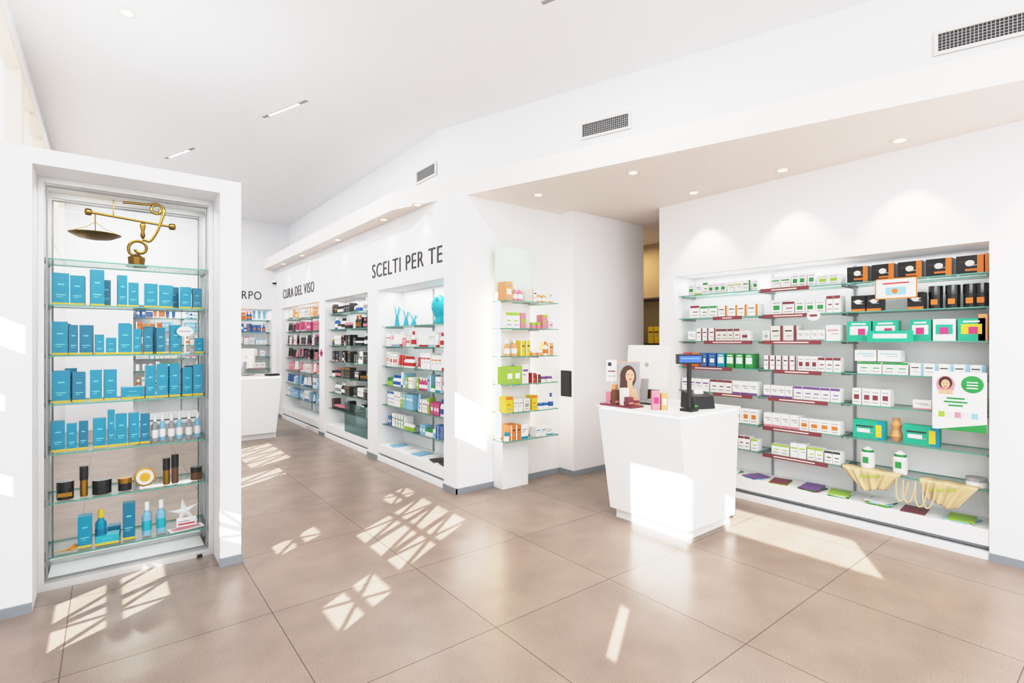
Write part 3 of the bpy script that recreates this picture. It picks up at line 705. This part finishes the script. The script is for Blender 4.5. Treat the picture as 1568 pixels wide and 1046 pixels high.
curve('stem_scroll', [(.155, SY, 2.08), (.12, SY, 2.1)]+arc(.17, 2.14, .065, .025, 215, -160), .010, e)
curve('stem_scroll_upper', arc(.17, 2.17, .035, .06, 60, 20, 4)+[(.25, SY, 2.22), (.285, SY, 2.3), (.305, SY, 2.38)]+arc(.27, 2.42, .045, .018, 0, 400), .009, e)
curve('top_arm', arc(.27, 2.42, .04, .045, 60, 120, 4)+[(.2, SY, 2.445), (.13, SY, 2.45), (.08, SY, 2.442)], .008, e)
curve('beam', [(-.1, SY, 2.35), (-.0, SY, 2.342), (.1, SY, 2.335), (.25, SY, 2.322), (.36, SY, 2.315)], .008, e)
curve('hook', [(.03, SY, 2.45), (.03, SY, 2.40), (.03, SY, 2.345)], .004, e)
m = MB(); m.prof(.36, SY, [(.018, 2.295), (.024, 2.315), (.018, 2.335)], 'brass', 14); m.prof(-.1, SY, [(.016, 2.33), (.021, 2.35), (.016, 2.37)], 'brass', 14)
m.prof(.19, SY, [(.006, 2.21), (.016, 2.23), (.01, 2.26), (.018, 2.3), (.008, 2.325)], 'brass', 14)
m.build('beam_weights', e, smooth=True)
px, pz = -.065, 2.2
m = MB(); m.prof(px, SY, [(.02, pz-.03), (.09, pz-.018), (.135, pz+.005), (.14, pz+.01), (.13, pz+.008), (.085, pz-.012), (.02, pz-.024)], 'brass', 32); m.build('pan', e, smooth=True)
for i in range(3):
    t = math.radians(90+120*i); curve('chain_%d' % (i+1), [(px, SY, 2.29), (px+.05*math.cos(t), SY+.05*math.sin(t), pz+.05), (px+.13*math.cos(t), SY+.13*math.sin(t), pz+.01)], .0025, e, kind='POLY')
curve('pan_hanger', [(px, SY, 2.345), (px, SY, 2.29)], .004, e)

# ------------------------------------------------------------ counters
def frustum(mb, bx0, bx1, by0, by1, z0, tx0, tx1, ty0, ty1, z1, m_):
    vs = [(bx0, by0, z0), (bx1, by0, z0), (bx1, by1, z0), (bx0, by1, z0), (tx0, ty0, z1), (tx1, ty0, z1), (tx1, ty1, z1), (tx0, ty1, z1)]
    mb.add(vs, [(0, 3, 2, 1), (4, 5, 6, 7), (0, 1, 5, 4), (1, 2, 6, 5), (2, 3, 7, 6), (3, 0, 4, 7)], m_)
def counter(x, y, sx, sy):
    e = empty('shop_counter')
    m = MB(); frustum(m, x+.14, x+sx-.08, y+.04, y+sy-.08, .0, x+.14, x+sx-.08, y+.04, y+sy-.08, .085, 'laminate'); m.build('plinth', e, .002)
    m = MB(); frustum(m, x+.095, x+sx-.09, y-.01, y+sy-.05, .085, x, x+sx, y, y+sy, .935, 'laminate'); m.build('body', e, .003)
    m = MB(); m.box(x+.02, x+sx-.02, y+.02, y+sy-.02, .935, .945, 'ledstrip'); m.build('light_gap', e)
    m = MB(); m.box(x-.008, x+sx+.008, y-.008, y+sy+.008, .945, .962, 'laminate'); m.build('top', e, .002)
counter(3.28, 2.17, .84, .8); counter(1.35, 8.55, .8, .75)
CT = .962
def monitor(name, x, y, z, w, h, yaw):
    e = empty(name); c, s_ = math.cos(yaw), math.sin(yaw)
    def T(a, b_, zz):
        b2 = b_+(zz-.12)*.12; return (x+b2*c-a*s_*1.0, y+a*c+b2*s_, z+zz)
    m = MB(T); m.box(-w/2, w/2, 0, .03, .11, .11+h, 'offwhite'); m.box(-w/2+.015, w/2-.015, .03, .033, .13, .1+h, 'black'); m.disc(0, -.001, .11+h*.55, .02, .02, 'grey'); m.build('screen', e, .004)
    m = MB(T); m.box(-.03, .03, -.03, -.002, .01, .2, 'grey'); m.box(-.1, .1, -.06, .12, .0, .012, 'grey'); m.build('stand', e, .002)
monitor('computer_monitor', 3.66, 2.77, CT+.016, .40, .38, .1)
monitor('computer_monitor', 1.7, 8.95, CT+.016, .42, .3, .3)
m = MB(); m.box(1.95, 2.12, 8.62, 8.75, CT+.0005, CT+.03, 'black', .3); m.build('keyboard')
e = empty('cosmetics_promo_display')
def TC(x, y, yaw): return lambda a, b_, z: (x+a*math.cos(yaw)-b_*math.sin(yaw), y+a*math.sin(yaw)+b_*math.cos(yaw), z)
yw = math.radians(-48)
m = MB(TC(3.40, 2.74, yw)); z = CT
m.box(-.09, .09, 0, .02, z+.0145, z+.37, 'peach'); m.box(-.088, .088, -.002, 0, z+.03, z+.365, 'grey')
m.disc(-.005, -.003, z+.245, .065, .095, 'hair', 24); m.add([(-.078, -.0032, z+.06), (-.01, -.0032, z+.06), (-.01, -.0032, z+.27), (-.066, -.0032, z+.26)], [(0, 1, 2, 3)], 'hair')
m.disc(.01, -.004, z+.25, .036, .055, 'skin', 24)
m.quad(-.012, .03, -.0037, z+.14, z+.21, 'skin'); m.add([(-.07, -.0034, z+.03), (.085, -.0034, z+.03), (.06, -.0034, z+.15), (-.04, -.0034, z+.15)], [(0, 1, 2, 3)], 'skin')
m.disc(-.004, -.005, z+.262, .007, .003, 'dark', 10); m.disc(.026, -.005, z+.262, .007, .003, 'dark', 10); m.disc(.012, -.005, z+.225, .011, .005, 'red', 12)
m.add([(.011, -.005, z+.255), (.017, -.005, z+.24), (.008, -.005, z+.24)], [(0, 1, 2)], 'peach')
m.quad(-.088, .088, -.0045, z+.03, z+.05, 'maroon'); m.build('photo_card', e)
m = MB(); m.box(3.285, 3.44, 2.62, 2.955, z+.0005, z+.014, 'maroon', 0); m.build('tray', e)
m = MB(TC(3.37, 2.9, yw)); m.box(-.045, .045, 0, .006, z+.2, z+.38, 'white'); m.quad(-.03, .03, -.001, z+.28, z+.29, 'maroon'); m.quad(-.03, .0, -.001, z+.33, z+.36, 'dark'); m.quad(-.03, .03, -.001, z+.24, z+.247, 'grey')
m.box(-.004, .004, 0, .006, z+.0145, z+.2, 'alu'); m.build('price_card', e)
m = MB()
for x, y, w_, h_, c, l in [(3.31, 2.86, .05, .1, 'pink', 'maroon'), (3.31, 2.80, .05, .12, 'brown', 'pink'), (3.32, 2.72, .06, .14, 'offwhite', 'maroon'), (3.31, 2.66, .05, .07, 'maroon', 'pink'), (3.36, 2.84, .06, .16, 'peach', 'maroon')]:
    m.box(x, x+w_, y, y+.05, z+.0145, z+.0145+h_, c, -.2); m.box(x+.004, x+w_-.004, y-.002, y+.052, z+.03, z+.045, l, -.2)
m.build('sample_boxes', e)
e = empty('customer_price_display')
m = MB(); m.box(3.48, 3.58, 2.21, 2.31, z+.0005, z+.02, 'black'); m.build('foot', e, .003)
m = MB(); m.prof(3.53, 2.26, [(.017, z+.02), (.017, z+.37)], 'black', 14); m.build('pole', e)
m = MB(TC(3.53, 2.26, math.radians(-38))); m.box(-.1, .1, -.03, .015, z+.365, z+.44, 'black'); m.quad(-.085, .085, -.0305, z+.378, z+.427, 'lcd')
for i in range(12): m.quad(-.07+i*.012, -.062+i*.012, -.031, z+.403, z+.412, 'lightblue')
m.build('display', e, .002)
e = empty('receipt_printer')
TP = TC(3.76, 2.33, math.radians(-20)); m = MB(TP)
z = CT+.0005
vs = [(-.1, -.09, z), (.1, -.09, z), (.1, .09, z), (-.1, .09, z), (-.1, -.07, z+.1), (.1, -.07, z+.1), (.1, .08, z+.14), (-.1, .08, z+.14)]
m.add(vs, [(0, 3, 2, 1), (4, 5, 6, 7), (0, 1, 5, 4), (1, 2, 6, 5), (2, 3, 7, 6), (3, 0, 4, 7)], 'black'); m.build('body', e, .006)
m = MB(TP); m.box(-.04, .04, -.02, .0, z+.105, z+.15, 'white'); m.box(-.1, -.07, -.094, -.09, z+.02, z+.035, 'green'); m.build('receipt_paper', e)
m = MB(TC(3.42, 2.44, math.radians(-40))); m.box(-.07, -.01, -.02, .03, z, z+.15, 'pink'); m.box(0, .05, -.02, .03, z, z+.13, 'peach'); m.quad(-.06, -.02, -.021, z+.05, z+.1, 'magenta'); m.quad(.01, .04, -.021, z+.04, z+.09, 'white'); m.build('sample_carton')

# corridor shelves
e = empty('corridor_shelf'); m = MB(TYX)
for zz in (1.0, 1.45, 2.1): m.box(4.2, 5.9, 6.1, 6.39, zz, zz+.025, 'dark')
for yy in (4.25, 5.0, 5.85): m.box(yy-.015, yy+.015, 6.36, 6.39, 0, 2.3, 'dark')
m.build('frame', e)
m = MB(TYX)
for zz in (1.025, 1.475): row(m, 4.25, 5.85, 6.12, zz, .12, .25, [('offwhite', 'orange'), ('brown', 'white'), ('yellow', 'brown')], 'bo', .08, .14, .7)
m.build('stored_goods', e)
m = MB(); m.box(2.63, 2.67, 11.15, 11.199, 2.68, 2.72, 'white'); m.prof(2.65, 11.13, [(.03, 2.66), (.045, 2.69), (.045, 2.73), (.03, 2.75)], ['blackgloss', 'white', 'white'], 16); m.build('security_camera')

# ------------------------------------------------------------ camera
cd = bpy.data.cameras.new('camera'); cd.lens = 18.0; cd.sensor_width = 36; cd.clip_start = .05
co = bpy.data.objects.new('camera', cd); S.collection.objects.link(co)
co.location = (0, 0, 1.5); co.rotation_euler = (math.radians(90), 0, -math.atan2(.6196, .7848)); S.camera = co
